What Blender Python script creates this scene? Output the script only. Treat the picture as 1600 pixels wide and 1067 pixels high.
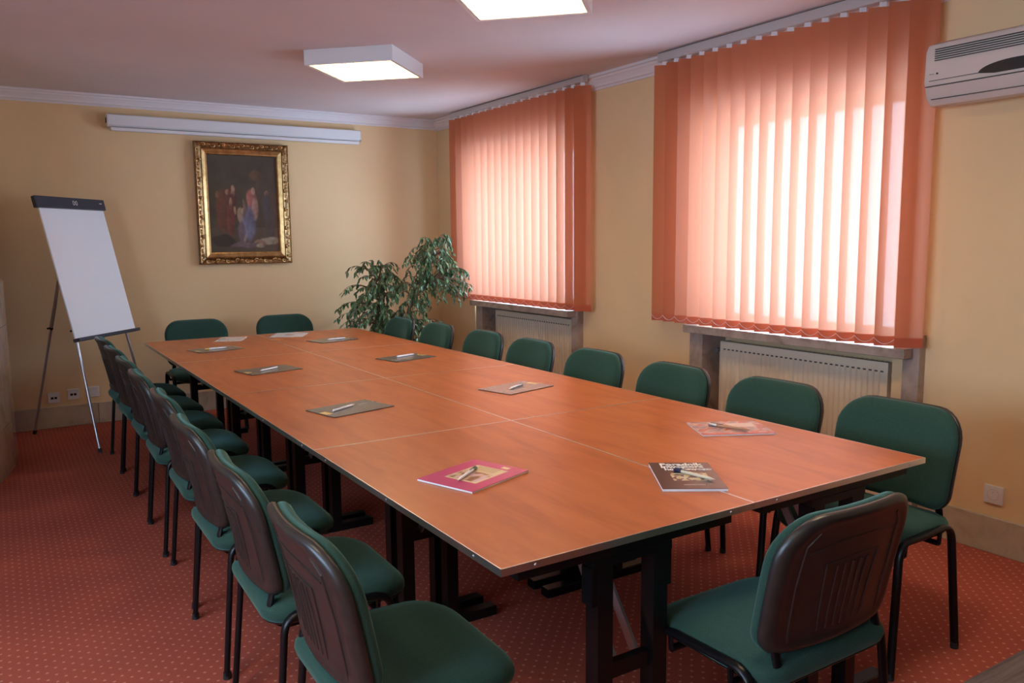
import bpy, bmesh, math, random
from mathutils import Vector, Matrix, noise
PI = math.pi
D = bpy.data
for o in list(D.objects): D.objects.remove(o)
SC = bpy.context.scene
COL = SC.collection

# ------------------------------------------------------------------ camera, world, exposure
cam = D.cameras.new('camera'); cam.sensor_width = 36; cam.lens = 1268.1 / 1600 * 36
cam.clip_start = 0.05
co = D.objects.new('camera', cam); COL.objects.link(co)
yaw, pitch, roll = 0.5662, -0.1244, -0.0097
fw = Vector((math.sin(yaw)*math.cos(pitch), math.cos(yaw)*math.cos(pitch), math.sin(pitch)))
rt = Vector((math.cos(yaw), -math.sin(yaw), 0)); up = rt.cross(fw)
r2 = rt*math.cos(roll) + up*math.sin(roll); u2 = -rt*math.sin(roll) + up*math.cos(roll)
M = Matrix((r2, u2, -fw)).transposed().to_4x4(); M.translation = Vector((-0.8733, -1.4274, 1.4443))
co.matrix_world = M
SC.camera = co
SC.view_settings.view_transform = 'Standard'; SC.view_settings.look = 'None'
SC.view_settings.gamma = 1; SC.view_settings.use_curve_mapping = False
SC.view_settings.exposure = 0.38
W = D.worlds.new('daylight'); SC.world = W; W.use_nodes = True
bg = W.node_tree.nodes['Background']; bg.inputs[0].default_value = (0.52, 0.71, 1.0, 1); bg.inputs[1].default_value = 14.0
LAMP = 13.0          # radiance of the ceiling light diffusers
LAMP_COL = (1.0, 0.79, 0.55, 1)

def portal(x, y, z, sy, sz, rot):
    l = D.lights.new('window_portal', 'AREA'); l.shape = 'RECTANGLE'; l.size = sy; l.size_y = sz
    l.cycles.is_portal = True
    o = D.objects.new('window_portal', l); o.location = (x, y, z); o.rotation_euler = rot; COL.objects.link(o)
# room dimensions
XR, YB, CZ = 2.90, 5.86, 2.605
XL, YF = -3.0, -3.6
WIN = [(0.95, 2.30, 0.905, 2.19), (3.60, 5.15, 0.905, 2.22)]     # y0, y1, z0, z1 of the two openings
for (a, b, c, d) in WIN: portal(3.30, (a+b)/2, (c+d)/2, d-c, b-a, (0, PI/2, 0))
LW = (-1.6, 1.2, 0.95, 2.2)
portal(XL-0.3, (LW[0]+LW[1])/2, (LW[2]+LW[3])/2, LW[3]-LW[2], LW[1]-LW[0], (0, -PI/2, 0))

# ------------------------------------------------------------------ materials
def mat(name, col, rough=.6, metal=0, spec=.5, coat=0, coat_r=.1, emit=None, es=0, trans=None):
    m = D.materials.new(name); m.use_nodes = True
    b = m.node_tree.nodes['Principled BSDF']
    b.inputs['Base Color'].default_value = (*col, 1); b.inputs['Roughness'].default_value = rough
    b.inputs['Metallic'].default_value = metal; b.inputs['Specular IOR Level'].default_value = spec
    b.inputs['Coat Weight'].default_value = coat; b.inputs['Coat Roughness'].default_value = coat_r
    if emit: b.inputs['Emission Color'].default_value = (*emit, 1); b.inputs['Emission Strength'].default_value = es
    return m
def N(m, t, **kw):
    n = m.node_tree.nodes.new(t)
    for k, v in kw.items(): setattr(n, k, v)
    return n
def L(m, a, b): m.node_tree.links.new(a, b)
def bsdf(m): return m.node_tree.nodes['Principled BSDF']
def coords(m, scale=(1, 1, 1), kind='Object', rot=(0, 0, 0)):
    tc = N(m, 'ShaderNodeTexCoord'); mp = N(m, 'ShaderNodeMapping'); mp.inputs['Scale'].default_value = scale
    mp.inputs['Rotation'].default_value = rot
    L(m, tc.outputs[kind], mp.inputs[0]); return mp.outputs[0]
def noisy(m, c1, c2, scale=5, det=4, vec=None, lo=.3, hi=.7, bump=0, bscale=None, bdist=.002, rough=.6, coord=(1, 1, 1)):
    v = vec or coords(m, coord)
    n = N(m, 'ShaderNodeTexNoise'); n.inputs['Scale'].default_value = scale; n.inputs['Detail'].default_value = det
    n.inputs['Roughness'].default_value = rough
    L(m, v, n.inputs['Vector'])
    r = N(m, 'ShaderNodeValToRGB'); r.color_ramp.elements[0].position = lo; r.color_ramp.elements[1].position = hi
    r.color_ramp.elements[0].color = (*c1, 1); r.color_ramp.elements[1].color = (*c2, 1)
    L(m, n.outputs['Fac'], r.inputs[0]); L(m, r.outputs[0], bsdf(m).inputs['Base Color'])
    if bump:
        n2 = N(m, 'ShaderNodeTexNoise'); n2.inputs['Scale'].default_value = bscale or scale*4; n2.inputs['Detail'].default_value = 3
        L(m, v, n2.inputs['Vector'])
        b = N(m, 'ShaderNodeBump'); b.inputs['Strength'].default_value = bump; b.inputs['Distance'].default_value = bdist
        L(m, n2.outputs['Fac'], b.inputs['Height']); L(m, b.outputs[0], bsdf(m).inputs['Normal'])
    return r
MT = {}
MT['wall'] = mat('yellow_wall_paint', (.70, .48, .25), .85, spec=.2)
noisy(MT['wall'], (.75, .53, .295), (.79, .56, .315), 2.0, 3, bump=.25, bscale=160, bdist=.001)
MT['ceiling'] = mat('ceiling_pink_bounce', (.70, .60, .58), .9, spec=.2)  # pink bounce light from the blinds is put into this colour
noisy(MT['ceiling'], (.65, .55, .54), (.69, .585, .575), 1.5, 2, bump=.2, bscale=120, bdist=.001)
MT['cornice'] = mat('cornice_plaster', (.72, .66, .66), .8, spec=.3)
MT['white'] = mat('white_plastic', (.74, .72, .72), .35)
MT['off'] = mat('off_white_plastic', (.66, .56, .50), .4)
MT['black'] = mat('black_metal', (.004, .004, .005), .34, spec=.3)
MT['plastic'] = mat('black_plastic_shell', (.035, .028, .024), .36, spec=.5)
noisy(MT['plastic'], (.016, .014, .013), (.024, .021, .019), 30, 2, bump=.15, bscale=500, bdist=.0006)
MT['alu'] = mat('aluminium_edge', (.80, .79, .80), .30, metal=1.0)
MT['alu2'] = mat('brushed_aluminium', (.55, .55, .58), .3, metal=.9)
MT['steel'] = mat('steel_strut', (.35, .38, .42), .3, metal=.8)
MT['dark'] = mat('dark_hole', (.01, .01, .01), .8)
MT['darkgap'] = mat('shadow_groove', (.08, .06, .05), .8)
MT['navy'] = mat('navy_plastic', (.022, .026, .045), .4)
MT['board'] = mat('whiteboard', (.80, .84, .90), .18, spec=.5)
MT['cream'] = mat('cream_radiator_enamel', (.76, .64, .47), .4)
MT['frame'] = mat('window_frame_white', (.78, .78, .76), .4)
MT['gold'] = mat('gilded_moulding', (.62, .38, .15), .33, metal=.9)
noisy(MT['gold'], (.40, .22, .08), (.72, .47, .20), 18, 3)
MT['golddark'] = mat('dark_gilded_carving', (.35, .18, .07), .3, metal=.85)
noisy(MT['golddark'], (.16, .075, .03), (.50, .29, .12), 40, 3)
MT['pot'] = mat('terracotta_pot', (.35, .16, .09), .6)
MT['soil'] = mat('potting_soil', (.03, .02, .015), .95)
MT['bark'] = mat('ficus_bark', (.22, .13, .08), .8)
MT['paper'] = mat('white_paper', (.82, .82, .84), .5)
MT['pen'] = mat('white_pen_plastic', (.85, .86, .9), .25)
MT['penbeige'] = mat('beige_pen_barrel', (.62, .53, .38), .3)
MT['pendark'] = mat('dark_blue_pen_cap', (.02, .025, .06), .3)
MT['pengreen'] = mat('green_pen_end', (.05, .16, .08), .3)
MT['penwood'] = mat('brown_pen_barrel', (.42, .20, .09), .35)
MT['yellowprint'] = mat('yellow_print', (.80, .52, .15), .4)
MT['whiteprint'] = mat('white_print', (.85, .85, .82), .5)
MT['rail'] = mat('blind_rail_aluminium', (.52, .48, .46), .45, metal=.2)
MT['rubber'] = mat('black_rubber', (.015, .015, .015), .7)
MT['chain'] = mat('clear_plastic_chain', (.85, .80, .80), .3)

def leafmat():
    m = mat('ficus_leaf', (.03, .09, .03), .28, spec=.6)
    oi = N(m, 'ShaderNodeAttribute'); oi.attribute_name = 'leafcol'
    L(m, oi.outputs['Color'], bsdf(m).inputs['Base Color'])
    return m
MT['leaf'] = leafmat()
def fabric_green():
    m = mat('green_chair_fabric', (.015, .07, .05), .9, spec=.25)
    v = coords(m)
    n = N(m, 'ShaderNodeTexNoise'); n.inputs['Scale'].default_value = 420; n.inputs['Detail'].default_value = 2
    L(m, v, n.inputs['Vector'])
    r = N(m, 'ShaderNodeValToRGB'); r.color_ramp.elements[0].position = .35; r.color_ramp.elements[1].position = .65
    r.color_ramp.elements[0].color = (.014, .042, .030, 1); r.color_ramp.elements[1].color = (.024, .066, .048, 1)
    L(m, n.outputs['Fac'], r.inputs[0]); L(m, r.outputs[0], bsdf(m).inputs['Base Color'])
    b = N(m, 'ShaderNodeBump'); b.inputs['Strength'].default_value = .35; b.inputs['Distance'].default_value = .0008
    L(m, n.outputs['Fac'], b.inputs['Height']); L(m, b.outputs[0], bsdf(m).inputs['Normal'])
    bsdf(m).inputs['Sheen Weight'].default_value = .35; bsdf(m).inputs['Sheen Roughness'].default_value = .45
    bsdf(m).inputs['Sheen Tint'].default_value = (.35, .75, .70, 1)
    return m
MT['green'] = fabric_green()
def table_wood():
    m = mat('orange_cherry_laminate', (.5, .17, .06), .33, spec=.5)
    tc = N(m, 'ShaderNodeTexCoord'); oi = N(m, 'ShaderNodeObjectInfo')
    ad = N(m, 'ShaderNodeVectorMath', operation='ADD')
    sc = N(m, 'ShaderNodeVectorMath', operation='SCALE'); sc.inputs['Scale'].default_value = 17.3
    cb = N(m, 'ShaderNodeCombineXYZ'); L(m, oi.outputs['Random'], cb.inputs[0]); L(m, oi.outputs['Random'], cb.inputs[1])
    L(m, cb.outputs[0], sc.inputs[0]); L(m, tc.outputs['Object'], ad.inputs[0]); L(m, sc.outputs[0], ad.inputs[1])
    mp = N(m, 'ShaderNodeMapping'); mp.inputs['Scale'].default_value = (9, 1.6, 1); L(m, ad.outputs[0], mp.inputs[0])
    n = N(m, 'ShaderNodeTexNoise'); n.inputs['Scale'].default_value = 1.6; n.inputs['Detail'].default_value = 6
    n.inputs['Roughness'].default_value = .6; n.inputs['Distortion'].default_value = .6
    L(m, mp.outputs[0], n.inputs['Vector'])
    r = N(m, 'ShaderNodeValToRGB'); e = r.color_ramp.elements
    e[0].position = .28; e[1].position = .72
    e[0].color = (.36, .088, .022, 1); e[1].color = (.52, .160, .045, 1)
    k = e.new(.5); k.color = (.46, .125, .032, 1)
    L(m, n.outputs['Fac'], r.inputs[0]); L(m, r.outputs[0], bsdf(m).inputs['Base Color'])
    return m
MT['table'] = table_wood()
def carpet():
    m = mat('red_dotted_carpet', (.28, .05, .03), .95, spec=.1)
    g = N(m, 'ShaderNodeNewGeometry'); s = N(m, 'ShaderNodeSeparateXYZ'); L(m, g.outputs['Position'], s.inputs[0])
    def mth(op, a, b=None, c=None):
        n = N(m, 'ShaderNodeMath', operation=op)
        for i, q in enumerate((a, b, c)):
            if q is None: continue
            if isinstance(q, (int, float)): n.inputs[i].default_value = q
            else: L(m, q, n.inputs[i])
        return n.outputs[0]
    P = .053
    def dots(off):
        x = mth('SUBTRACT', mth('FRACT', mth('ADD', mth('DIVIDE', s.outputs[0], P), 100+off)), .5)
        y = mth('SUBTRACT', mth('FRACT', mth('ADD', mth('DIVIDE', s.outputs[1], P), 100+off)), .5)
        d = mth('SQRT', mth('ADD', mth('MULTIPLY', x, x), mth('MULTIPLY', y, y)))
        return mth('SUBTRACT', 1, mth('SMOOTH_MIN', mth('MULTIPLY', mth('MAXIMUM', mth('SUBTRACT', d, .07), 0), 20), 1, .1))
    dd = mth('MAXIMUM', dots(0), dots(.5))
    fn = N(m, 'ShaderNodeTexNoise'); fn.inputs['Scale'].default_value = 260; fn.inputs['Detail'].default_value = 2
    L(m, g.outputs['Position'], fn.inputs['Vector'])
    big = N(m, 'ShaderNodeTexNoise'); big.inputs['Scale'].default_value = 2.2; big.inputs['Detail'].default_value = 4
    L(m, g.outputs['Position'], big.inputs['Vector'])
    r = N(m, 'ShaderNodeValToRGB'); r.color_ramp.elements[0].position = .3; r.color_ramp.elements[1].position = .7
    r.color_ramp.elements[0].color = (.31, .068, .043, 1); r.color_ramp.elements[1].color = (.44, .106, .072, 1)
    mixn = mth('ADD', mth('MULTIPLY', fn.outputs['Fac'], .6), mth('MULTIPLY', big.outputs['Fac'], .4))
    L(m, mixn, r.inputs[0])
    mx = N(m, 'ShaderNodeMixRGB'); L(m, mth('MULTIPLY', dd, .5), mx.inputs[0]); L(m, r.outputs[0], mx.inputs[1])
    mx.inputs[2].default_value = (.75, .38, .24, 1); L(m, mx.outputs[0], bsdf(m).inputs['Base Color'])
    b = N(m, 'ShaderNodeBump'); b.inputs['Strength'].default_value = .5; b.inputs['Distance'].default_value = .003
    L(m, fn.outputs['Fac'], b.inputs['Height']); L(m, b.outputs[0], bsdf(m).inputs['Normal'])
    return m
MT['carpet'] = carpet()
def marble(name, a, b, c, rough, scale=3):
    m = mat(name, a, rough, spec=.5)
    v = coords(m, (1, 1, 1), 'Object')
    n = N(m, 'ShaderNodeTexNoise'); n.inputs['Scale'].default_value = scale; n.inputs['Detail'].default_value = 8
    n.inputs['Roughness'].default_value = .65; n.inputs['Distortion'].default_value = 1.2
    L(m, v, n.inputs['Vector'])
    r = N(m, 'ShaderNodeValToRGB'); e = r.color_ramp.elements
    e[0].position = .3; e[1].position = .7; e[0].color = (*b, 1); e[1].color = (*a, 1); k = e.new(.48); k.color = (*c, 1)
    L(m, n.outputs['Fac'], r.inputs[0]); L(m, r.outputs[0], bsdf(m).inputs['Base Color'])
    return m
MT['marble'] = marble('grey_brown_marble', (.46, .36, .30), (.20, .14, .11), (.36, .27, .22), .28, 6)
MT['plinth'] = marble('beige_stone_plinth', (.52, .42, .30), (.38, .30, .21), (.46, .37, .27), .45, 8)
MT['marblewall'] = marble('glossy_grey_marble', (.48, .40, .34), (.30, .23, .19), (.42, .34, .28), .12, 3)
def darkwood():
    m = mat('dark_brown_wood', (.06, .04, .035), .6, spec=.25)
    v = coords(m, (2.5, 40, 20)); noisy(m, (.040, .026, .022), (.135, .095, .082), 1.8, 6, vec=v, lo=.35, hi=.65)
    return m
MT['darkwood'] = darkwood()
def slatmat(name, col, tr, tcol, wt=.45):
    m = D.materials.new(name); m.use_nodes = True; nt = m.node_tree
    for n in list(nt.nodes): nt.nodes.remove(n)
    out = N(m, 'ShaderNodeOutputMaterial'); di = N(m, 'ShaderNodeBsdfDiffuse'); tl = N(m, 'ShaderNodeBsdfTranslucent')
    ts = N(m, 'ShaderNodeBsdfTransparent')
    tc = N(m, 'ShaderNodeTexCoord'); wv = N(m, 'ShaderNodeTexWave'); wv.inputs['Scale'].default_value = 160
    wv.bands_direction = 'Z'; wv.inputs['Distortion'].default_value = 1.5; L(m, tc.outputs['Object'], wv.inputs['Vector'])
    r = N(m, 'ShaderNodeMixRGB'); L(m, wv.outputs['Fac'], r.inputs[0])
    r.inputs[1].default_value = (*[c*.94 for c in col], 1); r.inputs[2].default_value = (*col, 1)
    L(m, r.outputs[0], di.inputs[0]); tl.inputs[0].default_value = (*tcol, 1); ts.inputs[0].default_value = (1, .93, .90, 1)
    a = N(m, 'ShaderNodeMixShader'); a.inputs[0].default_value = wt; L(m, di.outputs[0], a.inputs[1]); L(m, tl.outputs[0], a.inputs[2])
    b = N(m, 'ShaderNodeMixShader'); b.inputs[0].default_value = tr; L(m, a.outputs[0], b.inputs[1]); L(m, ts.outputs[0], b.inputs[2])
    L(m, b.outputs[0], out.inputs[0]); return m
MT['slat'] = slatmat('salmon_blind_fabric', (.56, .17, .08), .028, (.84, .40, .25), .38)
MT['hem'] = slatmat('salmon_blind_fabric_double', (.58, .15, .08), .005, (.85, .36, .22), .30)
def glassmat():
    m = D.materials.new('window_glass'); m.use_nodes = True; nt = m.node_tree
    for n in list(nt.nodes): nt.nodes.remove(n)
    out = N(m, 'ShaderNodeOutputMaterial'); gl = N(m, 'ShaderNodeBsdfGlossy'); gl.inputs['Roughness'].default_value = .02
    ts = N(m, 'ShaderNodeBsdfTransparent'); ts.inputs[0].default_value = (.94, .96, .95, 1)
    a = N(m, 'ShaderNodeMixShader'); a.inputs[0].default_value = .06; L(m, ts.outputs[0], a.inputs[1]); L(m, gl.outputs[0], a.inputs[2])
    L(m, a.outputs[0], out.inputs[0]); return m
MT['glass'] = glassmat()
MT['lamp'] = mat('lamp_diffuser', (.9, .9, .9), .5, emit=LAMP_COL[:3], es=LAMP)
MT['louvre'] = mat('louvre_aluminium', (.80, .76, .62), .25, metal=.7)
def attrmat(name, attr, rough, coat=0, cr=.1, spec=.5):
    m = mat(name, (.5, .5, .5), rough, coat=coat, coat_r=cr, spec=spec)
    a = N(m, 'ShaderNodeAttribute'); a.attribute_name = attr; L(m, a.outputs['Color'], bsdf(m).inputs['Base Color']); return m
MT['canvas'] = attrmat('varnished_canvas', 'paint', .35, coat=.9, cr=.13)
MT['print'] = attrmat('glossy_cover_print', 'paint', .22, spec=.5)

# ------------------------------------------------------------------ mesh helpers
def obj(name, bm, m, parent=None, smooth=False, autos=None):
    me = D.meshes.new(name)
    if smooth:
        for f in bm.faces: f.smooth = True
    bm.to_mesh(me); bm.free()
    o = D.objects.new(name, me); COL.objects.link(o)
    if isinstance(m, str): m = MT[m]
    if m: me.materials.append(m)
    if autos is not None:
        me.shade_smooth(); me.set_sharp_from_angle(angle=math.radians(autos))
    if parent: o.parent = parent
    return o
def empty(name, loc=(0, 0, 0), rz=0):
    o = D.objects.new(name, None); o.empty_display_size = .1; o.location = loc; o.rotation_euler = (0, 0, rz)
    COL.objects.link(o); return o
def tag(o, label=None, cat=None, group=None, kind=None):
    if label: o['label'] = label
    if cat: o['category'] = cat
    if group: o['group'] = group
    if kind: o['kind'] = kind
    return o
def box(bm, x0, x1, y0, y1, z0, z1, mtx=None):
    vs = [Vector((x, y, z)) for x in (x0, x1) for y in (y0, y1) for z in (z0, z1)]
    if mtx: vs = [mtx @ v for v in vs]
    v = [bm.verts.new(q) for q in vs]
    for f in ((0, 1, 3, 2), (4, 6, 7, 5), (0, 4, 5, 1), (2, 3, 7, 6), (0, 2, 6, 4), (1, 5, 7, 3)):
        bm.faces.new([v[i] for i in f])
    return v
def boxes(*bs):
    bm = bmesh.new()
    for b in bs: box(bm, *b)
    return bm
def bbox(x0, x1, y0, y1, z0, z1, r=.004, seg=2):
    bm = boxes((x0, x1, y0, y1, z0, z1))
    bmesh.ops.bevel(bm, geom=bm.edges[:], offset=r, segments=seg, profile=.5, affect='EDGES'); return bm
def tube(bm, pts, rx, ry=None, n=10, up=(0, 0, 1), caps=True):
    """tube along a polyline, rx across, ry along 'side' normal"""
    ry = ry or rx; pts = [Vector(p) for p in pts]; rings = []
    ref = Vector(up)
    for i, p in enumerate(pts):
        if i == 0: t = pts[1]-pts[0]
        elif i == len(pts)-1: t = pts[-1]-pts[-2]
        else: t = (pts[i+1]-pts[i]).normalized() + (pts[i]-pts[i-1]).normalized()
        t.normalize(); a = ref.cross(t)
        if a.length < 1e-4: a = Vector((1, 0, 0)).cross(t)
        a.normalize(); b = t.cross(a)
        rr = rx[i] if isinstance(rx, (list, tuple)) else rx; rq = ry[i] if isinstance(ry, (list, tuple)) else ry
        rings.append([bm.verts.new(p + a*rr*math.cos(2*PI*k/n) + b*rq*math.sin(2*PI*k/n)) for k in range(n)])
    for i in range(len(rings)-1):
        for k in range(n):
            bm.faces.new((rings[i][k], rings[i][(k+1) % n], rings[i+1][(k+1) % n], rings[i+1][k]))
    if caps: bm.faces.new(rings[0][::-1]); bm.faces.new(rings[-1])
def smooth_path(pts, r=.04, seg=5):
    """round the corners of a polyline"""
    pts = [Vector(p) for p in pts]; out = [pts[0]]
    for i in range(1, len(pts)-1):
        a, b, c = pts[i-1], pts[i], pts[i+1]
        d1 = (a-b); d2 = (c-b); rr = min(r, d1.length*.48, d2.length*.48)
        p, q = b + d1.normalized()*rr, b + d2.normalized()*rr
        for k in range(seg+1):
            t = k/seg; out.append(p*(1-t)**2 + b*2*t*(1-t) + q*t*t)
    out.append(pts[-1]); return out
def rrect(w, h, rt_, rb, n=6, taper=0):
    """rounded rectangle outline, centred, ccw; taper narrows the bottom"""
    pts = []
    for cx, cy, r, a0 in ((w/2-rt_, h/2-rt_, rt_, 0), (-w/2+rt_, h/2-rt_, rt_, 90), (-w/2+rb, -h/2+rb, rb, 180), (w/2-rb, -h/2+rb, rb, 270)):
        for k in range(n+1):
            a = math.radians(a0 + 90*k/n); pts.append([cx+r*math.cos(a), cy+r*math.sin(a)])
    # add mid points along the long straight runs
    out = []
    for i, p in enumerate(pts):
        q = pts[(i+1) % len(pts)]; out.append(p); d = math.hypot(q[0]-p[0], q[1]-p[1])
        m = int(d/.05)
        for j in range(1, m+1): out.append([p[0]+(q[0]-p[0])*j/(m+1), p[1]+(q[1]-p[1])*j/(m+1)])
    for p in out: p[0] *= 1 - taper*(h/2-p[1])/h
    return out
def loft(bm, rings, cap0=True, cap1=True):
    R = [[bm.verts.new(p) for p in r] for r in rings]; n = len(R[0])
    for i in range(len(R)-1):
        for k in range(n): bm.faces.new((R[i][k], R[i][(k+1) % n], R[i+1][(k+1) % n], R[i+1][k]))
    if cap0: bm.faces.new(R[0][::-1])
    if cap1: bm.faces.new(R[-1])
def copy_tree(o, parent=None):
    c = o.copy(); COL.objects.link(c)
    if parent: c.parent = parent
    for ch in [q for q in kids.get(o.name, [])]: copy_tree(ch, c)
    return c
kids = {}
def register(root):
    kids.clear()
    for q in D.objects:
        if q.parent: kids.setdefault(q.parent.name, []).append(q)
def sphere(bm, c, r, n=8, sc=(1, 1, 1)):
    mt = Matrix.Translation(c) @ Matrix.Diagonal((*sc, 1))
    bmesh.ops.create_uvsphere(bm, u_segments=n, v_segments=max(4, n//2+1), radius=r, matrix=mt)
def cyl(bm, a, b, r, n=12, r2=None):
    tube(bm, [a, b], [r, r2 if r2 is not None else r], [r, r2 if r2 is not None else r], n)
def extrude_profile(prof, a, b, xa, za):
    """loft a 2D profile [(u,v)] along a->b; u along xa, v along za"""
    bm = bmesh.new(); a, b, xa, za = Vector(a), Vector(b), Vector(xa), Vector(za)
    loft(bm, [[a+xa*u+za*v for u, v in prof], [b+xa*u+za*v for u, v in prof]])
    bmesh.ops.recalc_face_normals(bm, faces=bm.faces[:]); return bm
def struct(o, label=None):
    o['kind'] = 'structure'
    if label: o['label'] = label
    return o

# ------------------------------------------------------------------ the room
struct(obj('floor', boxes((XL-.4, XR+.4, YF-.2, YB+.2, -.1, 0)), 'carpet'), 'brick red carpet with small pale dots')
struct(obj('ceiling', boxes((XL-.4, XR+.4, YF-.2, YB+.2, CZ, CZ+.15)), 'ceiling'), 'smooth pale pinkish ceiling')
struct(obj('wall_back', boxes((-1.6, XR+.3, YB, YB+.15, 0, CZ)), 'wall'), 'pale yellow back wall behind the flipchart and the picture')
bs = [(XR, XR+.3, YF-.2, WIN[0][0], 0, CZ), (XR, XR+.3, WIN[0][1], WIN[1][0], 0, CZ), (XR, XR+.3, WIN[1][1], YB, 0, CZ)]
for (a, b, c, d) in WIN:
    bs += [(XR, XR+.3, a, b, d, CZ)]
    bs += [(XR+.16, XR+.3, a, b, 0, c-.04)]
struct(obj('wall_right', boxes(*bs), 'wall'), 'yellow right wall with two windows over radiator niches')
struct(obj('wall_front', boxes((XL-.3, XR+.3, YF-.15, YF, 0, CZ)), 'wall'))
struct(obj('wall_left', boxes((XL-.15, XL, YF, LW[0], 0, CZ), (XL-.15, XL, LW[1], 2.3, 0, CZ), (XL-.15, XL, LW[0], LW[1], 0, LW[2]), (XL-.15, XL, LW[0], LW[1], LW[3], CZ)), 'wall'))
# curved wall bulging in from the left: painted above, marble cladding below
CX, CY, CR = -3.913, 5.124, 3.085
a0 = math.asin((YB+.05-CY)/CR); a1 = -math.acos((XL-CX)/CR)
def arc(r0, r1, z0, z1, n=40, s=None, e=None):
    bm = bmesh.new(); s = a0 if s is None else s; e = a1 if e is None else e; rings = []
    for i in range(n+1):
        a = s + (e-s)*i/n; c, d = math.cos(a), math.sin(a)
        rings.append([(CX+r*c, CY+r*d, z) for r, z in ((r0, z0), (r1, z0), (r1, z1), (r0, z1))])
    loft(bm, rings); bmesh.ops.recalc_face_normals(bm, faces=bm.faces[:]); return bm
cw = struct(obj('wall_left_curved', arc(CR-.12, CR-.012, 0, CZ), 'wall', autos=30), 'curved wall bulging in at the left edge')
step = math.radians(8.5); k = 0; a = a0
while a > a1 + .02:
    for (z0, z1) in ((0, .30), (.304, .92), (.924, 1.21)):
        obj('marble_panel', arc(CR-.012, CR+.004, z0, z1, 6, a, max(a1, a-step+.001)), 'marblewall', cw, autos=30)
    a -= step
# unseen window added to the left wall to let light in from the left
lw = struct(empty('window_3')); y0, y1, z0, z1 = LW
obj('window_frame', boxes((XL-.12, XL-.06, y0, y1, z0, z0+.06), (XL-.12, XL-.06, y0, y1, z1-.06, z1), (XL-.12, XL-.06, y0, y0+.06, z0+.06, z1-.06), (XL-.12, XL-.06, y1-.06, y1, z0+.06, z1-.06)), 'frame', lw)
obj('glass_pane', boxes((XL-.095, XL-.085, y0+.06, y1-.06, z0+.06, z1-.06)), 'glass', lw)

# cornice
prof = [(0, 0), (.012, 0), (.016, .012), (.030, .016), (.034, .030), (.052, .052), (.060, .056), (.064, .068), (.082, .070), (.082, .086), (0, .086)]
CZ0 = CZ-.086
struct(obj('trim_back', extrude_profile(prof, (-1.2, YB, CZ0), (XR, YB, CZ0), (0, -1, 0), (0, 0, 1)), 'cornice'), 'stepped white cornice along the back wall')
struct(obj('trim_right', extrude_profile(prof, (XR, YF, CZ0-.01), (XR, YB, CZ0-.01), (-1, 0, 0), (0, 0, 1.12)), 'cornice'), 'stepped white cornice along the right wall')
# baseboards made of stone lengths
def plinth(name, horizontal, spans, label):
    r = struct(empty(name)); r['label'] = label
    for a, b in spans:
        n = max(1, round((b-a)/.62)); st = (b-a)/n
        for i in range(n):
            s, e = a+i*st+.001, a+(i+1)*st-.001
            if horizontal: obj('stone_slab', bbox(s, e, YB-.018, YB, 0, .168, .003, 1), 'plinth', r)
            else: obj('stone_slab', bbox(XR-.018, XR, s, e, 0, .168, .003, 1), 'plinth', r)
plinth('baseboard_back', True, [(-.86, 2.88)], 'beige stone baseboard under the back wall')
plinth('baseboard_right', False, [(-3.5, .765), (2.40, 3.46), (5.05, 5.84)], 'beige stone baseboard under the right wall')

# windows with niches, sills, marble side slabs, glass
def window(idx, W4, n0, n1, lab):
    y0, y1, z0, z1 = W4; r = struct(empty('window_%d' % idx)); r['label'] = lab
    x0, x1 = XR+.20, XR+.26
    obj('window_frame', boxes((x0, x1, y0, y1, z0, z0+.06), (x0, x1, y0, y1, z1-.06, z1), (x0, x1, y0, y0+.06, z0+.06, z1-.06), (x0, x1, y1-.06, y1, z0+.06, z1-.06)), 'frame', r)
    obj('glass_pane', boxes((x0+.025, x0+.033, y0+.06, y1-.06, z0+.06, z1-.06)), 'glass', r)
    obj('window_sill', bbox(XR-.125, XR+.20, n0-.05, n1+.10, z0-.048, z0, .004), 'marble', r)
    obj('side_panel', boxes((XR-.05, XR+.159, n0-.085, n0, 0, z0-.049), (XR-.05, XR+.0, n0-.085, n0-.051, z0-.049, .968)), 'marble', r)
    obj('side_panel', boxes((XR-.05, XR+.159, n1, n1+.11, 0, z0-.049)), 'marble', r)
    return r
# niche linings stand just inside the openings
w1 = window(1, WIN[0], .865, 2.20, 'near window behind the larger salmon blind')
w2 = window(2, WIN[1], 3.575, 4.93, 'far window behind the smaller salmon blind')

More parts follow.
